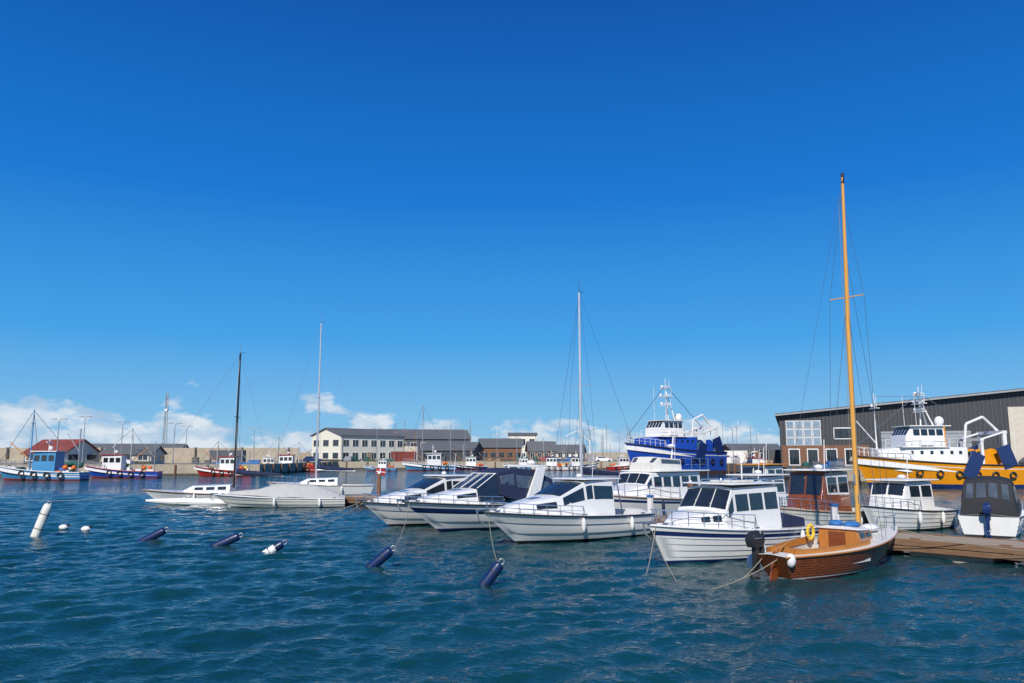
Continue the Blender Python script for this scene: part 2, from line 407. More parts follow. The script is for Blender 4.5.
def rope_w(p0,p1,sag=.3,r=.012,m=None,n=12,name='mooring_rope'):
    p0=Vector(p0);p1=Vector(p1);pts=[]
    for i in range(n+1):
        t=i/n; p=p0.lerp(p1,t); p.z-=4*sag*t*(1-t); pts.append(p)
    g=M(); g.tube(pts,r,m or rope,n=5); return g.build(name)

HD=221
rA,fA=sport('motor_cruiser',(-3.95,38.4,0),HD,7.4,2.5,.85,1.2,'hard')
rB,fB=sport('sport_cruiser',(-1.15,36.3,0),HD,9.0,2.9,1.0,1.35,'open',stripe=navy)
rC,fC=sport('motor_cruiser',(1.95,31.2,0),HD-2,7.8,2.7,.9,1.25,'hard',hm=gel)
rD,fD=sport('cabin_motorboat',(6.85,26.1,0),216,7.0,2.65,.88,1.2,'clinker')
flag(rB,-4.3,0.8,1.0)
rG,fG=sport('covered_motorboat',(-14.6,51.0,0),192,8.0,2.6,.55,.85,'cover',hm=gel2)
rS1,_=yacht('sailing_boat',(-20.3,54.6,0),184,9.0,2.4,.65,.95,-1.5,10.2,blkm,gel,trim=navy)
rS2,_=yacht('sailing_yacht',(-15.6,66,0),188,8.6,2.6,.8,1.1,.4,14.2,alu,gel,boom=True)
flag(rS2,-4.2,0,1.0,1.2,.55)
rS3,_=yacht('sailing_yacht',(5.1,45.2,0),221,8.6,2.7,.95,1.2,1.75,12.3,alu,gel,bandm=navy)
g=M()
for y in(-1.7,1.7):
    secs=[]
    for i in range(9):
        t=i/8; r=.26*math.sin(math.pi*min(max(t,.06),.97))**.5
        secs.append([(-2.8+6.4*t,y+r*math.cos(a),.18+r*math.sin(a)+.12*t*t) for a in [k*math.pi/5 for k in range(10)]])
    g.loft(secs,gel)
for x in(-1.3,1.2): g.cyl((x,-1.7,.45),(x,1.7,.45),.07,gel)
g.build('outrigger_floats',rS1)
# ------------------------------------------------------------ wooden sailboat
rE=root('wooden_sailboat',(9.5,23.65,0),40)
L=7.3
fE=hull(rE,L,2.1,.62,.98,.5,antired,[(.05,white),(1,wood)],offw,tm=.45,tr=.42,p=1.9,rake=1.0,wl=.70,clk=9,ck=(.08,.50,.28),sd=.17,cam=.07,sr=.45,rub=woodlt,solem=woodlt,rr=.024,co=.009)
g=M()
for sg in(1,-1):
    pts=[]
    for i in range(13):
        t=.07+.44*i/12; v=fE(t,1); pts.append((v.x,(v.y-.17)*sg,v.z))
    vs=[];fs_=[]
    for x,y,z in pts: vs+=[(x,y,z-.05),(x,y-.03*sg,z-.05),(x,y-.03*sg,z+.14),(x,y,z+.14)]
    for i in range(12):
        for j in range(4): fs_.append((i*4+j,i*4+(j+1)%4,(i+1)*4+(j+1)%4,(i+1)*4+j))
    g.add(vs,fs_,woodlt)
g.box((-2.85,0,.66),(.05,.9,.22),woodlt)
g.build('coaming',rE)
g=M()
for sg in(1,-1):
    g.box((-1.4,.5*sg,.48),(2.4,.36,.05),woodlt); 
    for x in(-2.4,-1.6,-.8): g.box((x,.5*sg,.36),(.05,.3,.22),wood)
g.box((-1.1,0,.50),(.3,1.2,.05),woodlt); g.box((-2.2,0,.50),(.35,1.1,.05),woodlt)
g.box((-1.5,0,.36),(.9,.5,.22),orange)
g.box((-.12,0,.70),(.04,1.15,.70),woodlt); g.box((-.16,0,.74),(.04,.5,.58),wood)
g.build('cockpit_benches',rE,bevel=.01)
H=House([(1.25,.8,.92,.38,.32),(.95,.75,1.04,.52,.44),(-.1,.70,1.10,.66,.56)],woodlt,cam=.07)
H.side(1,.1,.4,.4,.8); H.side(1,.52,.85,.4,.8); H.build(rE,bevel=.02)
H2=House([(1.05,1.03,1.06,.44,.42),(-.16,1.10,1.13,.64,.62)],white,cam=.07); H2.build(rE,'cabin_roof',bevel=.01)
g=M(); 
g.sph((.35,-.2,1.21),(.36,.2,.10),tarpb); g.sph((.1,.15,1.24),(.24,.2,.10),tarpb); g.sph((.5,.25,1.20),(.2,.1,.08),white)
g.sph((1.9,.05,1.02),(.4,.25,.12),white)
g.build('stowed_sail_bag',rE)
g=M()
for i in range(14):
    a=i*.45; b=a+.45
    g.tube([(-.35+.17*math.cos(a),.70,.98+.20*math.sin(a)),(-.35+.17*math.cos(b),.73,.98+.20*math.sin(b))],.045,yelf)
g.build('yellow_lifebuoy',rE)
g=M(); mtop=Vector((1.35,-.05,12.0))
g.cyl((1.15,0,.9),(1.22,0,7),.08,spruce,r1=.07,n=12); g.cyl((1.22,0,7),mtop,.07,spruce,r1=.045,n=12)
g.cyl((1.35,-.05,11.8),(1.37,-.05,12.15),.055,blkm); g.box((1.26,0,8.1),(.03,1.1,.03),spruce)
g.box((1.2,0,1.9),(.2,.12,.25),steel); g.box((1.1,0,2.5),(.1,.05,.3),steel)
g.build('mast',rE)
g=M()
for sg in(1,-1):
    g.tube([(1.05,.85*sg,.8),(1.26,.55*sg,8.1),(1.34,0,11.5)],.006,wire,n=4); g.tube([(.8,.87*sg,.78),(1.24,0,8.0)],.006,wire,n=4)
g.tube([(3.5,0,1.0),(1.3,0,9.8)],.006,wire,n=4); g.tube([(-3.3,0,.7),mtop],.004,wire,n=4)
g.tube([(1.1,.14,1.0),(1.32,.10,11.4)],.006,rope,n=4); g.tube([(1.0,-.14,1.0),(1.3,-.08,9.4)],.006,rope,n=4)
g.build('rigging',rE)
outboard(rE,-3.6,.42,.62,s=.85)
g=M(); g.box((-3.45,0,.25),(.3,.05,.9),wood,ry=.3); g.tube([(-3.5,0,.72),(-2.6,0,.92)],.025,woodlt)
g.build('rudder_and_tiller',rE)
g=M(); g.sph((-3.4,-.45,.52),(.13,.13,.18),white); g.sph((-3.2,.85,.35),(.12,.12,.2),white); g.cyl((-3.35,.3,.7),(-3.6,.3,1.25),.012,white)
for i in range(16):
    a=i*.4; g.tube([(2.6+.17*math.cos(a),.1+.17*math.sin(a),1.0+.004*i),(2.6+.17*math.cos(a+.4),.1+.17*math.sin(a+.4),1.0+.004*i)],.018,rope,n=4)
g.build('fender_and_rope_coil',rE)
fenders(rE,fE,[.55],1); rail(rE,fE,.9,.985,.35,n=2,r=.012,mid=False,name='pulpit')
# ------------------------------------------------------------ boats beyond the pontoon
def trawler_yacht(loc,deg,L=8.4):
    rt=root('trawler_yacht',loc,deg)
    fn=hull(rt,L,2.9,1.0,1.45,.5,antif,[(.1,navy),(.75,gel),(.85,navy),(1,gel)],gel,tr=.9,rake=.8,p=2.2,ck=(.03,.2,.5),rub=teak)
    H=House([(2.6,1.1,1.45,.5,.4),(1.6,1.1,1.75,1.0,.9),(1.2,1.05,2.35,1.15,1.02),(-2.6,.95,2.35,1.2,1.08)],gel)
    for a,b in((-.95,-.34),(-.3,.3),(.34,.95)): H.top(1,.1,.88,a,b)
    for u in(.03,.22,.41,.60,.79): H.side(2,u,u+.15,.48,.86)
    H.side(1,.3,.9,.6,.88); H.build(rt,'saloon')
    g=M(); g.box((-1.2,0,2.43),(4.2,2.5,.07),gel); g.build('upper_deck',rt,bevel=.02)
    H=House([(.7,2.46,2.8,.85,.75),(.35,2.46,3.1,.95,.85),(-1.3,2.46,3.0,.95,.9)],gel2); H.side(1,.05,.95,.55,.9,m=vinyl); H.top(0,.1,.9,-.9,.9,m=vinyl); H.build(rt,'flybridge')
    g=M()
    for sg in(1,-1):
        for x in(-3.2,-2.5,-1.8): g.cyl((x,1.2*sg,2.45),(x,1.2*sg,3.05),.014,steel)
        g.tube([(-1.3,1.2*sg,3.05),(-3.2,1.2*sg,3.05),(-3.2,0,3.05)],.016,steel); g.tube([(-1.3,1.2*sg,2.75),(-3.2,1.2*sg,2.75)],.01,steel)
        g.cyl((-3.2,1.2*sg,1.0),(-3.2,1.2*sg,2.4),.03,steel)
    g.cyl((-1.6,0,2.45),(-1.9,0,4.2),.04,white); g.sph((-1.7,0,3.7),(.22,.22,.1),white); g.cyl((-1.2,.6,3),(-1.3,.6,4.8),.01,white,n=5)
    g.build('deck_rails_and_mast',rt)
    rail(rt,fn,.45,.97,.55); fenders(rt,fn,[.3,.6],1,navycan); fenders(rt,fn,[.3,.6],-1)
trawler_yacht((7.1,41.2,0),HD,9.2)
def cuddy(name,loc,deg,L,hm,housem,roofm,dark=False,zt=2.4):
    rt=root(name,loc,deg)
    fn=hull(rt,L,2.4,.8,1.15,.4,antif,[(.1,blk),(1,hm)],hm,tr=.88,rake=.7,p=2.1,clk=5,ck=(.04,.42,.35),rub=teak if housem is wood else blk)
    if dark:
        H=House([(1.7,.9,1.25,.8,.7),(.8,.9,1.6,1.0,.85)],gel,cam=.12); H.build(rt,'cuddy',.04)
        H=House([(1.0,.9,1.55,1.0,.85),(.45,.9,zt-.22,1.04,.82),(-.3,.8,zt-.03,1.05,.80),(-1.3,.8,zt,1.05,.80),(-2.2,.75,zt-.12,1.05,.84),(-2.75,.75,1.3,1.0,.92)],blkcan,cam=.14)
        H.side(1,.1,.95,.42,.82,m=vinyl); H.side(2,.08,.92,.4,.8,m=vinyl); H.side(3,.08,.92,.4,.8,m=vinyl); H.top(0,.1,.9,-.9,-.05,m=glass); H.top(0,.1,.9,.05,.9,m=glass)
        H.top(4,.15,.85,-.85,-.05,m=vinyl,out=(-1,0,1)); H.top(4,.15,.85,.05,.85,m=vinyl,out=(-1,0,1)); H.build(rt,'canopy',.05)
    else:
        H=House([(1.9,.9,1.05,.4,.3),(1.0,.85,1.4,.85,.75),(.7,.85,zt-.1,.9,.78),(-1.2,.75,zt-.08,.95,.82)],housem)
        H.side(2,.06,.45,.5,.88,fr=white); H.side(2,.53,.93,.5,.88,fr=white)
        for a,b in((-.92,-.05),(.05,.92)): H.top(1,.15,.9,a,b)
        H.cap(3,-.8,.8,.4,.85,(-1,0,0)); H.build(rt,'wheelhouse')
        g=M(); g.box((-.35,0,zt-.01),(2.6,1.95,.06),roofm); g.build('roof',rt,bevel=.02)
        g=M(); g.cyl((-.8,0,zt),(-.9,0,zt+1.3),.018,white); g.sph((-.3,0,zt+.12),(.18,.18,.1),white); g.build('antenna',rt)
    rail(rt,fn,.55,.97,.4); fenders(rt,fn,[.3,.6],1); fenders(rt,fn,[.3,.6],-1)
    return rt,fn
cuddy('wooden_cabin_boat',(13.0,34.6,0),HD,6.2,gel2,wood,white,zt=2.6)
cuddy('cabin_boat',(11.6,38.6,0),HD,6.2,gel,gel,white,zt=2.3)
cuddy('cabin_boat',(17.0,35.6,0),215,5.8,gel,gel,white,zt=2.15)
cuddy('cabin_boat',(14.6,47.5,0),225,6.5,gel2,gel2,yellow,zt=2.7)
rI,_=cuddy('canopy_boat',(20.6,34.8,0),56,6.2,gel,gel,white,True,2.25)
outboard(rI,-3.3,0,.75,navy,.85)
# ------------------------------------------------------------ pontoon
dirx=Vector((.66,-.75,0)).normalized()
rP=root('pontoon',(13.2+1.65/2,25.6+1.45/2,0),math.degrees(math.atan2(dirx.y,dirx.x)))
g=M(); x0,x1=-38,7
x=x0
while x<x1:
    w=R.uniform(.13,.15); g.box((x+w/2,R.uniform(-.01,.01),.50+R.uniform(-.004,.004)),(w-.012,2.2,.05),plank); x+=w+.005
g.build('deck_planks',rP,smooth=0)
g=M()
for y in(-1.13,1.13):
    g.box(((x0+x1)/2,y,.45),(x1-x0,.08,.2),plankd); g.box(((x0+x1)/2,y*.96,.25),(x1-x0,.12,.16),plankd)
x=x0+1
while x<x1:
    g.box((x,0,.05),(2.4,1.9,.42),conc); x+=3.4
g.build('floats_and_beams',rP,bevel=.01)
g=M()
for x in np.arange(x0+1,x1,2.6):
    for y in(-.98,.98):
        g.box((x,y,.565),(.34,.05,.04),rust); g.cyl((x-.07,y,.52),(x-.07,y,.56),.02,rust); g.cyl((x+.07,y,.52),(x+.07,y,.56),.02,rust)
for x in(-30,-21,-12.5,-4):
    g.box((x,.5,.95),(.2,.2,.85),white,tx=.9,ty=.9); g.box((x,.5,1.42),(.24,.24,.09),tarpb)
g.build('cleats_and_power_posts',rP,bevel=.005)
g=M()
for x in(-36.5,-24,-11):
    g.cyl((x,1.45,-2),(x,1.45,2.0),.14,rust,n=12); g.cyl((x,1.45,2.0),(x,1.45,2.12),.15,white,r1=.03,n=12)
g.build('mooring_piles',rP)
g=M()
for i in range(40):
    a=i*.5;b=a+.5; r=.3-.003*i
    g.tube([(2.5+r*math.cos(a),.2+r*math.sin(a),.55+.002*i),(2.5+r*math.cos(b),.2+r*math.sin(b),.55+.002*i)],.015,rope,n=4)
g.build('rope_coil',rP,bevel=.0)
# ------------------------------------------------------------ buoys
def spar(name,loc,deg,tilt,L,r,m1,m2=None,frac=.6):
    rt=root(name,loc,deg,tilt); g=M()
    secs=[];n=14
    for z,rr in((-L*.6,r*.5),(-L*.55,r*.9),(-L*.45,r),(L*.38,r),(L*.46,r*.9),(L*.5,r*.55)):
        secs.append([(rr*math.cos(2*math.pi*i/n),rr*math.sin(2*math.pi*i/n),z) for i in range(n)])
    if m2:
        g.loft(secs[:3]+[[(p[0],p[1],L*(frac-.5)) for p in secs[3]]],m1); g.loft([[(p[0],p[1],L*(frac-.5)) for p in secs[3]]]+secs[3:],m2)
    else: g.loft(secs,m1)
    g.build('float',rt); g=M()
    g.tube([(.07*math.cos(a),0,L*.5+.05+.07*math.sin(a)) for a in [i*math.pi/5-math.pi/2 for i in range(11)]],.016,galv)
    for z in(-.1,.25): 
        g.loft([[(r*1.02*math.cos(2*math.pi*i/12),r*1.02*math.sin(2*math.pi*i/12),L*z+dz) for i in range(12)] for dz in(-.02,.02)],blk)
    g.build('shackle_and_bands',rt); return rt
for (x,y,d,t,l) in((-13.8,31,5,62,1.35),(-10.4,29.3,5,66,1.3),(-4.0,23.8,0,50,1.3),(-.62,20.8,5,38,1.05)):
    b=spar('mooring_buoy',(x,y,.08),d,t,l,.15,bluef)
spar('mooring_buoy',(-8.05,27.4,.06),15,58,.85,.14,white,bluef,.65)
spar('spar_buoy',(-19.0,32.8,.45),20,17,1.7,.18,wax)
for x,y in((-19.6,35.6),(-18.2,34.8)):
    g=M(); g.sph((x,y,.10),(.2,.14,.12),white); g.sph((x+.2,y,.2),(.07,.06,.06),blk); g.build('pick_up_float')
for a,b,s in((W(rA,(3.4,0,1.2)),(-13.2,31,.35),.4),(W(rA,(3.4,0,1.2)),(-9.8,29.3,.3),.5),(W(rC,(3.6,0,1.15)),(-.3,20.9,.4),.35),(W(rB,(4.1,0,1.3)),(-3.5,23.9,.5),.4),
             (W(rD,(3.3,.1,1.1)),(3.5,21.8,-.1),.15),(W(rD,(3.3,-.1,1.1)),(4.3,21.3,-.1),.1),(W(rE,(-3.4,-.2,.6)),(4.5,19.8,-.05),.12),(W(rE,(-3.4,.3,.6)),(5.6,20.8,-.05),.06),
             (W(rE,(3.3,.1,.95)),(14.2,24.6,.52),.1),(W(rE,(3.2,-.1,.95)),(17.0,21.6,.55),.25),(W(rS1,(4.2,0,.8)),(-34,57,.1),.25),(W(rG,(3.9,0,.8)),(-25,46,-.05),.3),
             (W(rC,(-3.5,1,.9)),(6.6,34.2,.55),.08),(W(rD,(-3.3,1,.9)),(10.7,31.2,.55),.05),(W(rD,(-3.3,-1,.9)),(11.4,29.5,.55),.08)):
    rope_w(a,b,s)
# ------------------------------------------------------------ fishing boats
def fishing(name,loc,deg,L,hm,trim,under=None,housem=None,mh=6,house='aft',s=1.0,stripe=None):
    rt=root(name,loc,deg); B=L*.32; fs=.09*L; fb=.17*L; k=L/10; under=under or antired; housem=housem or white
    fn=hull(rt,L,B,fs,fb,.6,under,[(.14,under),(.66,hm),(.74,stripe or hm),(.92,hm),(1,trim)],white,tm=.45,tr=.72,p=2.3,rake=1.1*k,wl=.82,sd=.12,bulw=.55*k,rub=trim,solem=teak,rr=.05*k)
    zdk=fs-.3*k; hx=-.8*k if house=='aft' else 1.2*k
    H=House([(hx+1.25*k,zdk,zdk+2.5*k,.85*k,.8*k),(hx-1.3*k,zdk,zdk+2.5*k,.95*k,.9*k)],housem)
    for u in(.06,.38,.70): H.side(0,u,u+.24,.6,.86)
    for a,b in((-.92,-.36),(-.3,.3),(.36,.92)): H.cap(0,a,b,.6,.88,(1,0,0))
    H.build(rt,'wheelhouse',.04)
    g=M(); g.box((hx,0,zdk+2.58*k),(2.9*k,2.1*k,.1*k),trim); g.build('wheelhouse_roof',rt)
    g=M(); mx=hx+2.0*k if house=='aft' else hx-2.2*k
    g.cyl((mx,0,zdk),(mx,0,mh),.09*k,housem if housem is not white else galv,r1=.05*k)
    g.cyl((mx,0,zdk+1.6*k),(mx+2.4*k*(1 if house=='aft' else -1),0,zdk+3.6*k),.06*k,woodlt)
    g.tube([(L/2-.3,0,fb),(mx,0,mh-.2),(-L/2+.4,0,fs+.5)],.03,wire,n=4)
    for sg in(1,-1): g.tube([(mx-.4,B*.42*sg,fs),(mx,0,mh-.4)],.025,wire,n=4)
    ma=-L/2+.8*k; g.cyl((ma,0,zdk),(ma,0,mh*.72),.07*k,galv); g.cyl((ma,0,mh*.4),(ma+1.5*k,0,mh*.66),.04*k,galv)
    g.cyl((hx,0,zdk+2.6*k),(hx,0,zdk+4.2*k),.05*k,white); g.box((hx,0,zdk+3.6*k),(.12*k,1.1*k,.14*k),white); g.sph((hx-.4*k,.3*k,zdk+2.95*k),.22*k,white)
    g.box((mx,0,mh*.8),(.06,.9*k,.06),galv)
    g.build('masts_and_derrick',rt)
    g=M()
    for i in range(8):
        x=R.uniform(-L*.42,-L*.22) if house=='aft' else R.uniform(-L*.4,0); g.box((x,R.uniform(-B*.25,B*.25),fs+R.uniform(-.1,.35)*k),(.8*k,.5*k,.35*k),R.choice([dgreen,tarpb,red,white,orange]),rz=R.uniform(-.4,.4))
    g.cyl((L*.22,-.6*k,fs+.2*k),(L*.22,.6*k,fs+.2*k),.35*k,dgreen,n=10); g.sph((-L*.3,.4*k,fs+.5*k),.3*k,orange); g.sph((-L*.35,-.4*k,fs+.45*k),.28*k,R.choice([orange,yelf]))
    g.build('deck_gear',rt)
    rail(rt,fn,.7,.97,.6*k,n=4,r=.03*k,m=galv)
    g=M()
    for t in(.2,.35,.5,.65):
        v=fn(t,.6)
        for sg in(1,-1):
            g.tube([(v.x+.3*k*math.cos(a),(v.y+.12*k)*sg,v.z+.3*k*math.sin(a)) for a in [i*math.pi/5 for i in range(11)]],.09*k,blk,n=5)
    g.build('tyre_fenders',rt)
    return rt,fn
fishing('fishing_boat',(-62,106,0),180,11.8,lblue,white,housem=lblue,mh=9.3,stripe=white)
fishing('fishing_boat',(-56.5,117,0),186,10.5,blue,red,housem=white,mh=7.2,house='fwd')
fishing('fishing_boat',(-45,126,0),178,9.5,red,red,mh=5.5)
fishing('fishing_boat',(-49,165,0),10,9,red,white,mh=7)
fishing('fishing_boat',(-43.5,160,0),182,10.5,red,red,mh=6,house='fwd')
fishing('fishing_boat',(-27.5,168,0),175,7,lblue,white,mh=5)
fishing('fishing_boat',(-17.8,172,0),200,11.5,lblue,white,mh=14)
fishing('fishing_boat',(-10,182,0),180,9,navy,white,mh=6)
fishing('fishing_boat',(8,178,0),175,9,gel,navy,mh=7)
fishing('fishing_boat',(2,184,0),175,8,lblue,white,mh=8)
fishing('fishing_boat',(15,180,0),10,9,gel,navy,mh=9)
fishing('fishing_boat',(26,183,0),10,9,red,white,mh=8)
fishing('fishing_boat',(35.3,118,0),95,9,gel,red,mh=5)
# ------------------------------------------------------------ trawlers
def trawler(name,loc,deg,L,B,hm,low,fs,fb,mh,lowm=None,housem=None,fore=False):
    rt=root(name,loc,deg); k=L/18; housem=housem or white
    fn=hull(rt,L,B,fs,fb,.9,low,[(.16,lowm or low),(.80,hm),(.83,white),(1,hm)],white,tm=.45,tr=.82,p=2.4,rake=1.8*k,wl=.86,sd=.15,bulw=1.0*k,rub=blk,solem=teak,rr=.09*k)
    zd=fs-.8*k
    H=House([(L*.36,zd+.4,fb+.5*k,B*.16,B*.14),(L*.22,zd,fb+.8*k,B*.36,B*.34),(-L*.16,zd,fb+.8*k,B*.40,B*.38)],housem)
    for u in(.08,.24,.40,.56,.72,.86): H.side(1,u,u+.05,.72,.86)
    H.build(rt,'deckhouse',.08)
    zb=fb+.85*k
    H=House([(L*.20,zb,zb+1.2*k,B*.28,B*.27),(L*.16,zb,zb+2.3*k,B*.30,B*.27),(-L*.04,zb,zb+2.3*k,B*.31,B*.28)],white)
    for a in(-.94,-.55,-.16,.23,.62): H.top(0,.1,.9,a,a+.32)
    for u in(.04,.28,.52,.76): H.side(1,u,u+.2,.55,.86)
    H.build(rt,'wheelhouse',.06)
    g=M(); zr=zb+2.35*k
    g.box((L*.05,0,zr),(L*.26,B*.66,.1*k),white); g.box((L*.10,0,zb-.02*k),(L*.30,B*.80,.08*k),white); g.build('bridge_roof',rt)
    g=M()
    mx=L*.05; 
    for dx,dy in((0,0),(-1.1*k,.7*k),(-1.1*k,-.7*k)): g.cyl((mx+dx,dy,zr),(mx-.1*k,dy*.1,mh*.86),.09*k,white,r1=.06*k)
    g.cyl((mx,0,mh*.8),(mx,0,mh),.05*k,white)
    for z,w in((.62,2.2),(.74,2.6),(.86,1.8)):
        zz=zr+(mh-zr)*(z-.4)/.6; g.box((mx,0,zz),(.5*k,w*k,.08*k),white); g.box((mx+.2*k,w*.2*k,zz+.25*k),(.14*k,1.3*k,.16*k),white)
        g.sph((mx,-w*.42*k,zz+.3*k),.22*k,white); g.cyl((mx,w*.45*k,zz),(mx,w*.45*k,zz+1.2*k),.03*k,white)
    g.sph((mx-1.6*k,B*.16,zr+.55*k),(.5*k,.5*k,.55*k),white,14,10); g.cyl((mx-1.6*k,B*.16,zr),(mx-1.6*k,B*.16,zr+.4*k),.12*k,white)
    for y in(-.2,.22): g.cyl((mx+1.2*k,B*y,zr),(mx+1.3*k,B*y,mh*.92),.025*k,white)
    g.tube([(L/2-.4,0,fb+.8),(mx,0,mh*.93),(-L*.36,0,fs+3.6*k)],.04*k,wire,n=4)
    if fore:
        fx=L*.34; g.cyl((fx,0,fb),(fx,0,mh*.93),.11*k,white,r1=.06*k); g.box((fx,0,mh*.78),(.3*k,2.0*k,.08*k),white); g.cyl((fx,.5*k,mh*.78),(fx,.5*k,mh*.9),.03*k,white); g.sph((fx,-.6*k,mh*.81),.2*k,white)
        g.cyl((fx,0,fb+1.2*k),(fx+2.2*k,0,fb+3.8*k),.07*k,white); g.tube([(fx,0,mh*.9),(mx,0,mh*.9)],.03*k,wire,n=4)
    g.build('radar_mast',rt)
    g=M(); g.box((-L*.10,-B*.2,zb+1.2*k),(1.3*k,.8*k,2.6*k),hm,tx=.9); g.cyl((-L*.10,-B*.2,zb+2.4*k),(-L*.11,-B*.2,zb+3.3*k),.16*k,blk)
    g.build('funnel',rt,bevel=.05)
    g=M(); gx=-L*.40; gz=fs+3.6*k
    for sg in(1,-1):
        g.box((gx,B*.36*sg,(zd+gz)/2),(.4*k,.3*k,gz-zd),white); g.box((gx+2.6*k,B*.36*sg,(zd+gz)/2-.4*k),(.3*k,.25*k,gz-zd-.8*k),white)
        g.tube([(gx,B*.36*sg,gz),(gx+2.6*k,B*.36*sg,gz-.8*k)],.12*k,white)
    g.box((gx,0,gz),(.5*k,B*.78,.35*k),white); g.box((gx+2.6*k,0,gz-.8*k),(.4*k,B*.78,.3*k),white)
    g.tube([(-L*.2,B*.1,zb),(-L*.22,B*.1,zb+2.6*k),(-L*.33,B*.1,zb+3.4*k),(-L*.42,B*.1,zb+1.8*k)],.15*k,white,n=8)
    g.cyl((-L*.42,B*.1,zb+1.8*k),(-L*.42,B*.1,zb+.4*k),.05*k,wire)
    g.build('gantry_and_crane',rt)
    g=M()
    g.cyl((gx+1.4*k,-B*.3,fs+.7*k),(gx+1.4*k,B*.3,fs+.7*k),.85*k,dgreen,n=14)
    for y in(-.31,0,.31): g.cyl((gx+1.4*k,B*y-.05,fs+.7*k),(gx+1.4*k,B*y+.05,fs+.7*k),1.1*k,hm,n=18)
    for sg in(1,-1): g.box((gx+.2*k,(B*.44)*sg,fs+.9*k),(1.6*k,.16*k,2.4*k),navy,ry=.35); g.box((gx+4.2*k,(B*.50)*sg,fs-.1*k),(1.5*k,.18*k,3.0*k),navy,ry=-.45)
    for i in range(14): g.sph((gx+R.uniform(1.5,5)*k,R.uniform(-.3,.3)*B,fs+R.uniform(0,.6)*k),.3*k,R.choice([orange,yelf,dgreen,tarpb]))
    g.build('net_drum_and_trawl_doors',rt)
    g=M()
    for t in(.08,.2,.32,.44,.56,.68):
        for sg in(1,-1):
            v=fn(t,.55); g.tube([(v.x+.33*k*math.cos(a),(v.y+.12*k)*sg,v.z+.33*k*math.sin(a)) for a in [i*math.pi/6 for i in range(13)]],.10*k,blk,n=6)
    g.box((L*.08,B*.32,zb+.5*k),(1.4*k,.5*k,.6*k),white); g.sph((L*.0,-B*.33,zb+.7*k),(.7*k,.25*k,.35*k),orange)
    g.build('tyres_and_liferaft',rt)
    rail(rt,fn,.7,.98,.9*k,n=7,r=.035*k,m=white)
    g=M()
    for sg in(1,-1):
        for z in(.5,.95): g.tube([(L*.22,B*.34*sg,zb+z*k),(-L*.15,B*.38*sg,zb+z*k)],.03*k,white,n=5)
        for i in range(9): 
            x=L*.22-L*.37*i/8; g.cyl((x,B*.36*sg,zb-.05),(x,B*.36*sg,zb+.95*k),.03*k,white,n=5)
    g.build('bridge_deck_rails',rt)
    return rt
trawler('trawler',(42.4,81.5,0),181,16.0,5.6,yellow,antif,2.3,3.3,10.2,lowm=navy,fore=True)
trawler('trawler',(27.6,139,0),212,21,7,blue,antif,3.9,5.4,16.5,housem=blue)
# ------------------------------------------------------------ land, quays
qp=[(-900,100),(-200,112),(-41,131),(-41,190),(40,190),(40,150),(37,91),(300,88),(900,80),(900,900),(-900,900)]
g=M(); n=len(qp)
g.add([(x,y,1.6) for x,y in qp],[tuple(range(n))],asph)
for i in range(8):
    a=qp[i];b=qp[i+1]; g.add([(a[0],a[1],-3),(b[0],b[1],-3),(b[0],b[1],.35),(a[0],a[1],.35)],[(0,1,2,3)],concd)
    g.add([(a[0],a[1],.35),(b[0],b[1],.35),(b[0],b[1],1.6),(a[0],a[1],1.6)],[(0,1,2,3)],conc)
g.build('quay_ground',smooth=0)
g=M()
for i in range(1,8):
    a=Vector((*qp[i],0));b=Vector((*qp[i+1],0)); d=(b-a); l=d.length; ang=math.atan2(d.y,d.x); nn=Vector((-d.y,d.x,0)).normalized()
    c=(a+b)/2+nn*.2; g.box((c.x,c.y,1.70),(l-.4,.35,.2),conc,rz=ang)
    k=int(l/5) if l<400 else 20
    for j in range(k):
        p=a+d.normalized()*(j*5+2)-nn*.16; g.cyl((p.x,p.y,-2),(p.x,p.y,1.75),.16,rust if j%2 else plankd,n=8)
g.build('quay_kerb_and_timber_piles')
g=M(); g.box((-130,168,3.2),(170,1.2,3.2),conc,rz=.02); g.box((-130,167.3,2.0),(170,1.5,.8),conc,rz=.02)
for i in range(18): g.box((-212+i*9.7,167.25+(-8+i)*.19,3.4),(.5,1.6,3.0),conc)
g.build('breakwater_wall',bevel=.05)
g=M(); g.box((0,330,3.0),(260,2,3.0),conc); g.build('breakwater_wall',bevel=.05)
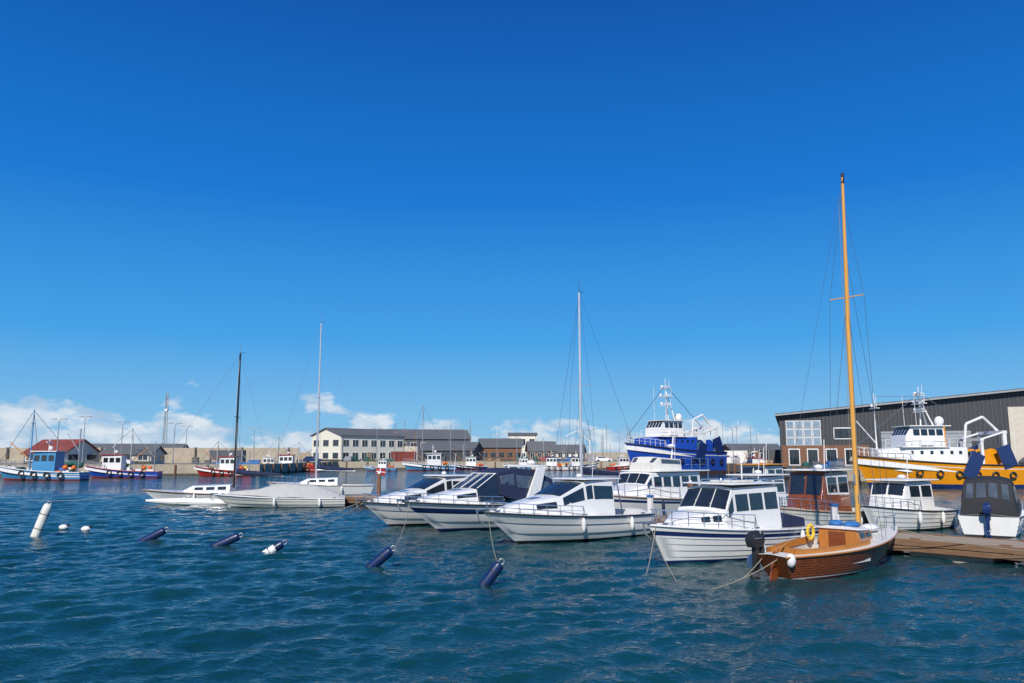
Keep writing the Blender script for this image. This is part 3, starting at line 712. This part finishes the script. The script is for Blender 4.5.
# ------------------------------------------------------------ buildings
def building(name,loc,deg,Lx,Wy,eave,ridge,wall,roof,rows=((1.0,2.2),),nx=8,ny=4,door=None,trim=None,ww=.55,ov=.4):
    rt=root(name,loc,deg); g=M(); trim=trim or white
    pr=[(0,0),(Wy,0),(Wy,eave),(Wy/2,ridge),(0,eave)]
    g.loft([[(0,y,z) for y,z in pr],[(Lx,y,z) for y,z in pr]],wall); g.build('walls',rt,smooth=0)
    g=M(); t=.25; sl=(ridge-eave)/(Wy/2)
    for y0,y1 in((-ov,Wy/2),(Wy+ov,Wy/2)):
        z0=eave-ov*sl; z1=ridge
        g.loft([[(-ov,y0,z0+.02),(-ov,y1,z1+.02),(-ov,y1,z1+t),(-ov,y0,z0+t)],[(Lx+ov,y0,z0+.02),(Lx+ov,y1,z1+.02),(Lx+ov,y1,z1+t),(Lx+ov,y0,z0+t)]],roof)
    g.build('roof',rt,smooth=0)
    g=M()
    for z0,z1 in rows:
        for i in range(nx):
            cx=Lx*(i+.5)/nx; w=Lx/nx*ww
            g.box((cx,-.02,(z0+z1)/2),(w+.2,.10,z1-z0+.2),trim); g.box((cx,-.05,(z0+z1)/2),(w,.10,z1-z0),glass); g.box((cx,-.08,(z0+z1)/2),(.07,.10,z1-z0),trim)
        for i in range(ny):
            cy=Wy*(i+.5)/ny; w=Wy/ny*ww
            for X,sg in((0,-1),(Lx,1)):
                g.box((X+.02*sg,cy,(z0+z1)/2),(.10,w+.2,z1-z0+.2),trim); g.box((X+.05*sg,cy,(z0+z1)/2),(.10,w,z1-z0),glass)
    g.build('windows',rt,smooth=0)
    g=M()
    for (cx,w,h,m) in (door or []):
        g.box((cx,-.06,h/2),(w+.3,.10,h+.15),trim); g.box((cx,-.10,h/2),(w,.10,h),m)
        for j in range(1,int(h/.7)): g.box((cx,-.14,j*.7),(w,.06,.05),trim)
    g.box((-.05,Wy/2,.4),(.06,Wy-.2,.5),concd); g.box((Lx/2,-.03,.3),(Lx,.05,.5),concd)
    g.cyl((.3,-.15,0),(.3,-.15,eave),.07,galv); g.cyl((Lx-.3,-.15,0),(Lx-.3,-.15,eave),.07,galv)
    if g.v: g.build('doors_and_downpipes',rt,smooth=0)
    return rt
building('harbour_office',(-42.6,200,1.6),50,21,12,6.6,8.4,cream,roofg,rows=((.9,2.3),(4.0,5.5)),nx=7,ny=3,door=[(9,1.4,2.4,teak)],trim=offw)
building('harbour_warehouse',(-46,236,1.6),12,34,16,6.6,9.4,cladg,roofg,rows=((3.8,5.4),),nx=11,ny=4,door=[(6,4,4.2,beige),(16,4,4.2,beige)])
building('dark_shed',(-24,212,1.6),-8,14,14,3.0,5.0,clad,roofg,rows=((1.2,2.4),),nx=4,ny=2,trim=cladg)
building('dark_shed',(-9,232,1.6),5,12,12,4,6.4,brick,roofg,rows=((1.2,2.4),),nx=5,ny=2,trim=cladg)
building('brick_house',(5,236,1.6),5,8,8,3.0,5.6,brick,roofg,rows=((1,2.4),),nx=4,ny=2)
building('white_house',(-1,262,1.6),0,9,9,8.2,8.9,cream,roofg,rows=((1,2.4),(5,7)),nx=3,ny=2)
building('brick_house',(12,250,1.6),-10,10,9,2.6,4.8,cream,roofg,rows=((1,2.2),),nx=5,ny=2)
building('grey_shed',(44,258,1.6),0,22,10,3.2,5.0,cladg,roofg,rows=((1,2.2),),nx=5,ny=2)
building('red_roof_shed',(-91,150,1.6),-20,10,8,2.0,4.4,cream,redroof,rows=((.8,1.8),),nx=3,ny=2)
building('beige_shed',(-76.5,150,1.6),4,9,7,1.9,3.2,beige,roofg,rows=((.8,1.7),),nx=3,ny=2)
building('grey_shed',(-120,215,1.6),4,30,10,2.6,4.6,cladg,roofg,rows=((.8,1.7),),nx=8,ny=2)
building('brick_shed',(52,190,1.6),0,12,10,2.8,4.2,brick,roofg,rows=((1,2.2),),nx=4,ny=2)
rW=root('harbour_hall',(37.4,112,1.6),-19); g=M()
Wd=64; ez,rz_=7.1,10.0
pr=[(0,0),(Wd,0),(Wd,ez),(Wd/2,rz_),(0,ez)]
g.loft([[(x,y,z) for x,z in pr] for y in(0,60)],clad); g.build('walls',rW,smooth=0)
g=M()
for x0,x1 in((-.5,Wd/2),(Wd+.5,Wd/2)):
    z0=ez-.06; z1=rz_
    g.loft([[(x0,y,z0+.03),(x1,y,z1+.03),(x1,y,z1+.35),(x0,y,z0+.35)] for y in(-.8,60.5)],roofg)
    g.loft([[(x0,y,z0+.02),(x1,y,z1+.02),(x1,y,z1+.22),(x0,y,z0+.22)] for y in(-.86,-.803)],galv)
g.cyl((Wd/2,4,rz_),(Wd/2,4,rz_+1.5),.35,roofg)
g.build('roof',rW,smooth=0)
g=M()
for i in range(128):
    x=i*.5+.25; zt=ez+(rz_-ez)*(1-abs(x-Wd/2)/(Wd/2))-.15
    g.box((x,-.03,zt/2+1.5),(.06,.06,zt-3),cladg)
g.box((5.8,-.05,1.5),(11.2,.14,3.0),brick)
for i in range(4):
    for j in range(3):
        g.box((1.4+i*1.15,-.11,3.55+j*1.15),(1.1,.1,1.1),white); g.box((1.4+i*1.15,-.15,3.55+j*1.15),(.92,.1,.92),skin)
for i,x in enumerate((1.8,4.2,6.6,9.0)): g.box((x,-.13,1.4),(1.5,.12,2.3),white); g.box((x,-.17,1.4),(1.25,.12,2.0),glass)
g.box((8.3,-.08,4.6),(2.6,.1,1.6),white); g.box((8.3,-.12,4.6),(2.4,.1,1.3),glass)
for x in(15,21.5): g.box((x,-.08,2.4),(4.2,.1,4.8),galv); [g.box((x,-.14,.6*j+.3),(4.2,.05,.05),cladg) for j in range(8)]
g.box((35.0,-.08,3.9),(14,.12,7.8),beige); [g.box((28.4+j*1.9,-.16,3.9),(.1,.06,7.8),offw) for j in range(8)]
g.build('doors_and_windows',rW,smooth=0)
# ------------------------------------------------------------ quay furniture
def lamp(x,y,h=9,arm=1.4,dbl=False):
    rt=root('street_lamp',(x,y,1.6)); g=M(); g.cyl((0,0,0),(0,0,h),.10,galv,r1=.06); g.cyl((0,0,0),(0,0,.9),.14,galv)
    for sg in((1,-1) if dbl else (1,)):
        g.cyl((0,0,h),(arm*sg,0,h+.25),.05,galv); g.box((arm*sg+.3*sg,0,h+.25),(.8,.28,.14),galv)
    g.build('pole_and_lantern',rt)
for x,y,h,a in((-77,136,7.5,.5),(-79,148,8.5,.4),(-71,146,7.4,.5),(-59.8,142,7,.5),(-69,170,7.5,.5),(-63,196,8,.6),(-33,196,8,.5),(-12,205,8,.6),(20,205,8,.6),(44,160,7,.6),(41,196,7,.6),(-4,215,7,.5),(31,215,9,.5)): lamp(x,y,h,a,dbl=True)
rt=root('radio_mast',(-97,224,1.6)); g=M(); h=19
cs=[(.6*math.cos(a),.6*math.sin(a)) for a in(0,2.094,4.189)]
for c in cs: g.cyl((c[0],c[1],0),(c[0]*.5,c[1]*.5,h),.09,galv)
for i in range(14):
    z0=h*i/14;z1=h*(i+1)/14; s0=1-.5*i/14; s1=1-.5*(i+1)/14
    for k in range(3):
        a=cs[k];b=cs[(k+1)%3]; g.cyl((a[0]*s0,a[1]*s0,z0),(b[0]*s1,b[1]*s1,z1),.05,galv,n=4)
g.box((0,0,h*.75),(.8,.8,.7),white); g.build('lattice',rt)
g=M()
for i in range(44):
    x=R.uniform(-30,78); y=R.uniform(196,300); h=R.uniform(5,12); g.cyl((x,y,1),(x,y,1.6+h),.06,R.choice([galv,white,plankd]),n=5)
    if R.random()<.5: g.box((x,y,1.6+h*.75),(1.4,.06,.06),galv)
g.build('distant_masts')
rt=root('quay_crane',(19,196,1.6)); g=M(); g.box((0,0,1.0),(1.4,1.4,2.0),galv); g.cyl((0,0,2),(0,0,5.2),.2,white); g.tube([(0,0,5.0),(-3,0,7.6),(-6,0,6.2)],.13,white); g.cyl((-6,0,6.2),(-6,0,3.4),.03,wire); g.build('crane',rt,bevel=.03)
def stack(name,x,y,w,d,h,m,rz=0):
    g=M(); nz=max(1,int(h/.45))
    for i in range(int(w/1.0)):
        hh=R.randint(max(1,nz-2),nz)
        for j in range(hh):
            g.box((i*1.02-w/2+R.uniform(-.08,.08),R.uniform(-.1,.1),.22+j*.44),(.95,d,.40),m if R.random()<.7 else R.choice([white,galv,cladg,teak]),rz=R.uniform(-.08,.08))
    g.build(name,bevel=.02,loc=(x,y,1.6)).rotation_euler=(0,0,rz)
for x,y,w,h,m in((-72,125,5,1.3,tarpb),(-51,135,4,1.4,cladg),(-46,140,5,1.3,tarpb),(-35,194,6,1.5,dgreen),(-18,194,5,1.4,cladg),(-6,193,7,1.4,teak),(4,195,5,1.6,dgreen),(13,193,5,1.4,tarpb),(35,194,5,1.6,dgreen),(44,148,5,1.5,galv),(43,130,4,1.5,teak),(42,118,5,1.3,dgreen),(41.5,105,4,1.6,tarpb),(58,99,6,1.3,teak),(66,97,5,1.6,tarpb),(40,96,3,1.2,galv)):
    stack('fish_crate_stack',x,y,w,1.2,h,m,R.uniform(-.3,.3))
# net heaps
for x,y,m in((-66,121,dgreen),(-48,133,tarpb),(-30,193,dgreen),(10,192.5,dgreen),(41.5,140,rust),(40.5,110,dgreen),(50,93,dgreen),(-10,193,rust)):
    g=M()
    for i in range(7): g.sph((x+R.uniform(-1.2,1.2),y+R.uniform(-.4,.5),1.75+R.uniform(0,.3)),(R.uniform(.4,.9),R.uniform(.3,.6),R.uniform(.25,.5)),m,10,7)
    g.build('fishing_net_heap')
def container(x,y,m,rz=0):
    g=M(); g.box((0,0,1.3),(6,2.4,2.6),m)
    for i in range(20):
        g.box((-2.85+i*.3,-1.22,1.3),(.12,.06,2.3),m)
    for xx in(-2.95,2.95):
        for yy in(-1.17,1.17): g.box((xx,yy,1.3),(.16,.16,2.64),galv)
    g.build('shipping_container',loc=(x,y,1.6)).rotation_euler=(0,0,rz)
container(-53,150,cladg,.05); container(-12,218,cladg,.1); container(46,168,white,0); container(47,140,cladg,.1); container(-27,200,redroof,0)
def car(x,y,rz,m):
    rt=root('parked_car',(x,y,1.6),rz); g=M()
    pf=[(-2.1,.3),(-2.15,.8),(-1.9,1.0),(-1.4,1.42),(.3,1.45),(1.05,.98),(2.0,.82),(2.15,.5),(2.1,.3)]
    secs=[[(px,y*(.88 if pz>1.05 else 1),pz) for px,pz in pf] for y in(-.85,.85)]
    g.loft(secs,m); 
    for sg in(1,-1): g.panel([(-1.5,.80*sg,1.03),(.75,.80*sg,1.03),(.25,.76*sg,1.36),(-1.25,.76*sg,1.36)],glass,(0,sg,0),.06)
    g.build('body',rt,bevel=.05); g=M()
    for xx in(-1.3,1.35):
        for sg in(1,-1): g.cyl((xx,.72*sg,.32),(xx,.9*sg,.32),.32,blk,n=14)
    g.build('wheels',rt)
for x,y,a,m in((-63,129,5,white),(-48,194,0,navy),(-39,193,90,galv),(9,194,4,red),(60,100,0,white),(66,101,10,cladg),(-83,123,0,galv),(22,194,0,white),(45,103,80,navy)): car(x,y,a,m)
# ------------------------------------------------------------ water
wm=bpy.data.materials.new('harbour_water'); wm.use_nodes=True; nt=wm.node_tree; N=nt.nodes; Lk=nt.links; b=N['Principled BSDF']
b.inputs['Roughness'].default_value=.05; b.inputs['IOR'].default_value=1.33
tc=N.new('ShaderNodeTexCoord'); mp=N.new('ShaderNodeMapping'); mp.inputs['Rotation'].default_value=(0,0,.5); mp.inputs['Scale'].default_value=(1,1.7,1); Lk.new(tc.outputs['Object'],mp.inputs[0])
prev=None
for s,st,dist in((1.6,.25,.20),(4.5,.45,.10),(12,.40,.035)):
    n=N.new('ShaderNodeTexNoise'); n.inputs['Scale'].default_value=s; n.inputs['Detail'].default_value=3; n.inputs['Distortion'].default_value=.4
    Lk.new(mp.outputs[0],n.inputs['Vector'])
    bp=N.new('ShaderNodeBump'); bp.inputs['Strength'].default_value=st; bp.inputs['Distance'].default_value=dist; Lk.new(n.outputs['Fac'],bp.inputs['Height'])
    if prev: Lk.new(prev.outputs[0],bp.inputs['Normal'])
    prev=bp
Lk.new(prev.outputs[0],b.inputs['Normal'])
n=N.new('ShaderNodeTexNoise'); n.inputs['Scale'].default_value=.06; n.inputs['Detail'].default_value=4; Lk.new(tc.outputs['Object'],n.inputs['Vector'])
r=N.new('ShaderNodeValToRGB'); r.color_ramp.elements[0].color=(.003,.036,.045,1); r.color_ramp.elements[1].color=(.005,.055,.066,1); r.color_ramp.elements[0].position=.35; r.color_ramp.elements[1].position=.65
Lk.new(n.outputs['Fac'],r.inputs[0]); Lk.new(r.outputs[0],b.inputs['Base Color'])
def axis(segs):
    out=[]
    for a,b_,s0,s1 in segs:
        x=a
        while x<b_: out.append(x); x+=s0+(s1-s0)*(x-a)/(b_-a)
    return out
ys=axis([(-40,5,6,.5),(5,24,.055,.075),(24,60,.075,.25),(60,160,.25,3),(160,6000,5,900)])+[6500]
xp=axis([(0,17,.075,.085),(17,40,.085,.35),(40,120,.5,4),(120,5000,8,900)])+[5500]
xs=[-x for x in reversed(xp[1:])]+xp
X,Y=np.meshgrid(np.array(xs),np.array(ys)); 
sx=np.gradient(np.array(xs)); sy=np.gradient(np.array(ys)); SP=np.maximum(sx[None,:],sy[:,None])
Z=np.zeros_like(X); rng=np.random.RandomState(3)
for i in range(100):
    lam=.24*(2.6/.24)**(rng.rand()**1.15); th=math.radians(-60+rng.randn()*36); kx,ky=math.cos(th)*2*math.pi/lam,math.sin(th)*2*math.pi/lam
    a=lam*.0039; fade=np.clip((lam/SP-2.5)/2.5,0,1)
    ph=kx*X+ky*Y+rng.rand()*6.28; Z+=a*fade*(np.sin(ph)+.25*np.cos(2*ph))
V=np.stack([X,Y,Z],-1).reshape(-1,3); ny_,nx_=X.shape
idx=np.arange(ny_*nx_).reshape(ny_,nx_); F=np.stack([idx[:-1,:-1],idx[:-1,1:],idx[1:,1:],idx[1:,:-1]],-1).reshape(-1,4)
me=bpy.data.meshes.new('water'); me.vertices.add(len(V)); me.vertices.foreach_set('co',V.ravel()); me.loops.add(F.size); me.loops.foreach_set('vertex_index',F.ravel().astype(np.int32))
me.polygons.add(len(F)); me.polygons.foreach_set('loop_start',np.arange(0,F.size,4,dtype=np.int32)); me.polygons.foreach_set('loop_total',np.full(len(F),4,dtype=np.int32)); me.polygons.foreach_set('use_smooth',np.ones(len(F),dtype=bool)); me.update(); me.validate()
me.materials.append(wm); o=bpy.data.objects.new('water',me); C.objects.link(o)
# ------------------------------------------------------------ world & sun
to_sun=Vector((-.22,-.97,.0)).normalized(); el=math.radians(40)
w=bpy.data.worlds.new('World'); sc.world=w; w.use_nodes=True; nt=w.node_tree; N=nt.nodes; Lk=nt.links; bg=N['Background']
sk=N.new('ShaderNodeTexSky'); sk.sky_type='NISHITA'; sk.sun_disc=False; sk.sun_elevation=el; sk.sun_rotation=math.atan2(to_sun.x,to_sun.y); sk.ozone_density=3; sk.dust_density=.1; sk.air_density=1.0
tc=N.new('ShaderNodeTexCoord'); sp=N.new('ShaderNodeSeparateXYZ'); Lk.new(tc.outputs['Generated'],sp.inputs[0])
rp=N.new('ShaderNodeValToRGB'); e=rp.color_ramp.elements
e[0].position=0; e[0].color=(.27,.52,.74,1); e[1].position=1; e[1].color=(.0015,.045,.24,1)
for p_,c_ in((.04,(.19,.49,.80)),(.14,(.050,.35,.80)),(.31,(.004,.185,.66)),(.52,(.001,.092,.43))):
    q=e.new(p_); q.color=(*c_,1)
Lk.new(sp.outputs['Z'],rp.inputs[0])
sc10=N.new('ShaderNodeVectorMath'); sc10.operation='SCALE'; sc10.inputs['Scale'].default_value=10; Lk.new(rp.outputs[0],sc10.inputs[0])
mxs=N.new('ShaderNodeMixRGB'); mxs.inputs[0].default_value=.94; Lk.new(sk.outputs[0],mxs.inputs[1]); Lk.new(sc10.outputs[0],mxs.inputs[2])
mp=N.new('ShaderNodeMapping'); mp.inputs['Scale'].default_value=(1,1,2.2); Lk.new(tc.outputs['Generated'],mp.inputs[0])
nz=N.new('ShaderNodeTexNoise'); nz.inputs['Scale'].default_value=14; nz.inputs['Detail'].default_value=9; nz.inputs['Roughness'].default_value=.55; Lk.new(mp.outputs[0],nz.inputs['Vector'])
def math_(op,a,b_):
    m=N.new('ShaderNodeMath'); m.operation=op
    for i,q in enumerate((a,b_)):
        if isinstance(q,(int,float)): m.inputs[i].default_value=q
        else: Lk.new(q,m.inputs[i])
    return m.outputs[0]
thr=math_('ADD',math_('MULTIPLY',sp.outputs['Z'],5.2),.25)
thr=math_('ADD',thr,math_('MULTIPLY',math_('ADD',sp.outputs['X'],.25),.20))
df=math_('SUBTRACT',nz.outputs['Fac'],thr)
mr=N.new('ShaderNodeMapRange'); mr.inputs[1].default_value=0; mr.inputs[2].default_value=.08; mr.inputs[4].default_value=.85; Lk.new(df,mr.inputs[0])
# cloud body: bright crests, blue-grey bases
n2=N.new('ShaderNodeTexNoise'); n2.inputs['Scale'].default_value=24; n2.inputs['Detail'].default_value=6; Lk.new(mp.outputs[0],n2.inputs['Vector'])
cr=N.new('ShaderNodeValToRGB'); cr.color_ramp.elements[0].position=.35; cr.color_ramp.elements[0].color=(.38,.55,.74,1); cr.color_ramp.elements[1].position=.60; cr.color_ramp.elements[1].color=(.78,.83,.88,1); Lk.new(n2.outputs['Fac'],cr.inputs[0])
c10=N.new('ShaderNodeVectorMath'); c10.operation='SCALE'; c10.inputs['Scale'].default_value=10; Lk.new(cr.outputs[0],c10.inputs[0])
mx=N.new('ShaderNodeMixRGB'); Lk.new(c10.outputs[0],mx.inputs[2]); Lk.new(mr.outputs[0],mx.inputs[0]); Lk.new(mxs.outputs[0],mx.inputs[1])
Lk.new(mx.outputs[0],bg.inputs['Color']); bg.inputs['Strength'].default_value=.1
sd=bpy.data.lights.new('sun','SUN'); sd.energy=4.6; sd.angle=math.radians(.5); sd.color=(1,.95,.87); so=bpy.data.objects.new('sun',sd); C.objects.link(so)
dv=Vector((to_sun.x*math.cos(el),to_sun.y*math.cos(el),math.sin(el))); so.rotation_euler=dv.to_track_quat('Z','Y').to_euler(); so.location=(0,0,50)
# ------------------------------------------------------------ camera
cd=bpy.data.cameras.new('camera'); co=bpy.data.objects.new('camera',cd); C.objects.link(co); co.location=(0,0,3.2); co.rotation_euler=(math.radians(90+8.15),0,0)
cd.lens=28; cd.sensor_width=36; cd.clip_end=12000; sc.camera=co
sc.view_settings.view_transform='Standard'; sc.view_settings.look='None'; sc.view_settings.exposure=0
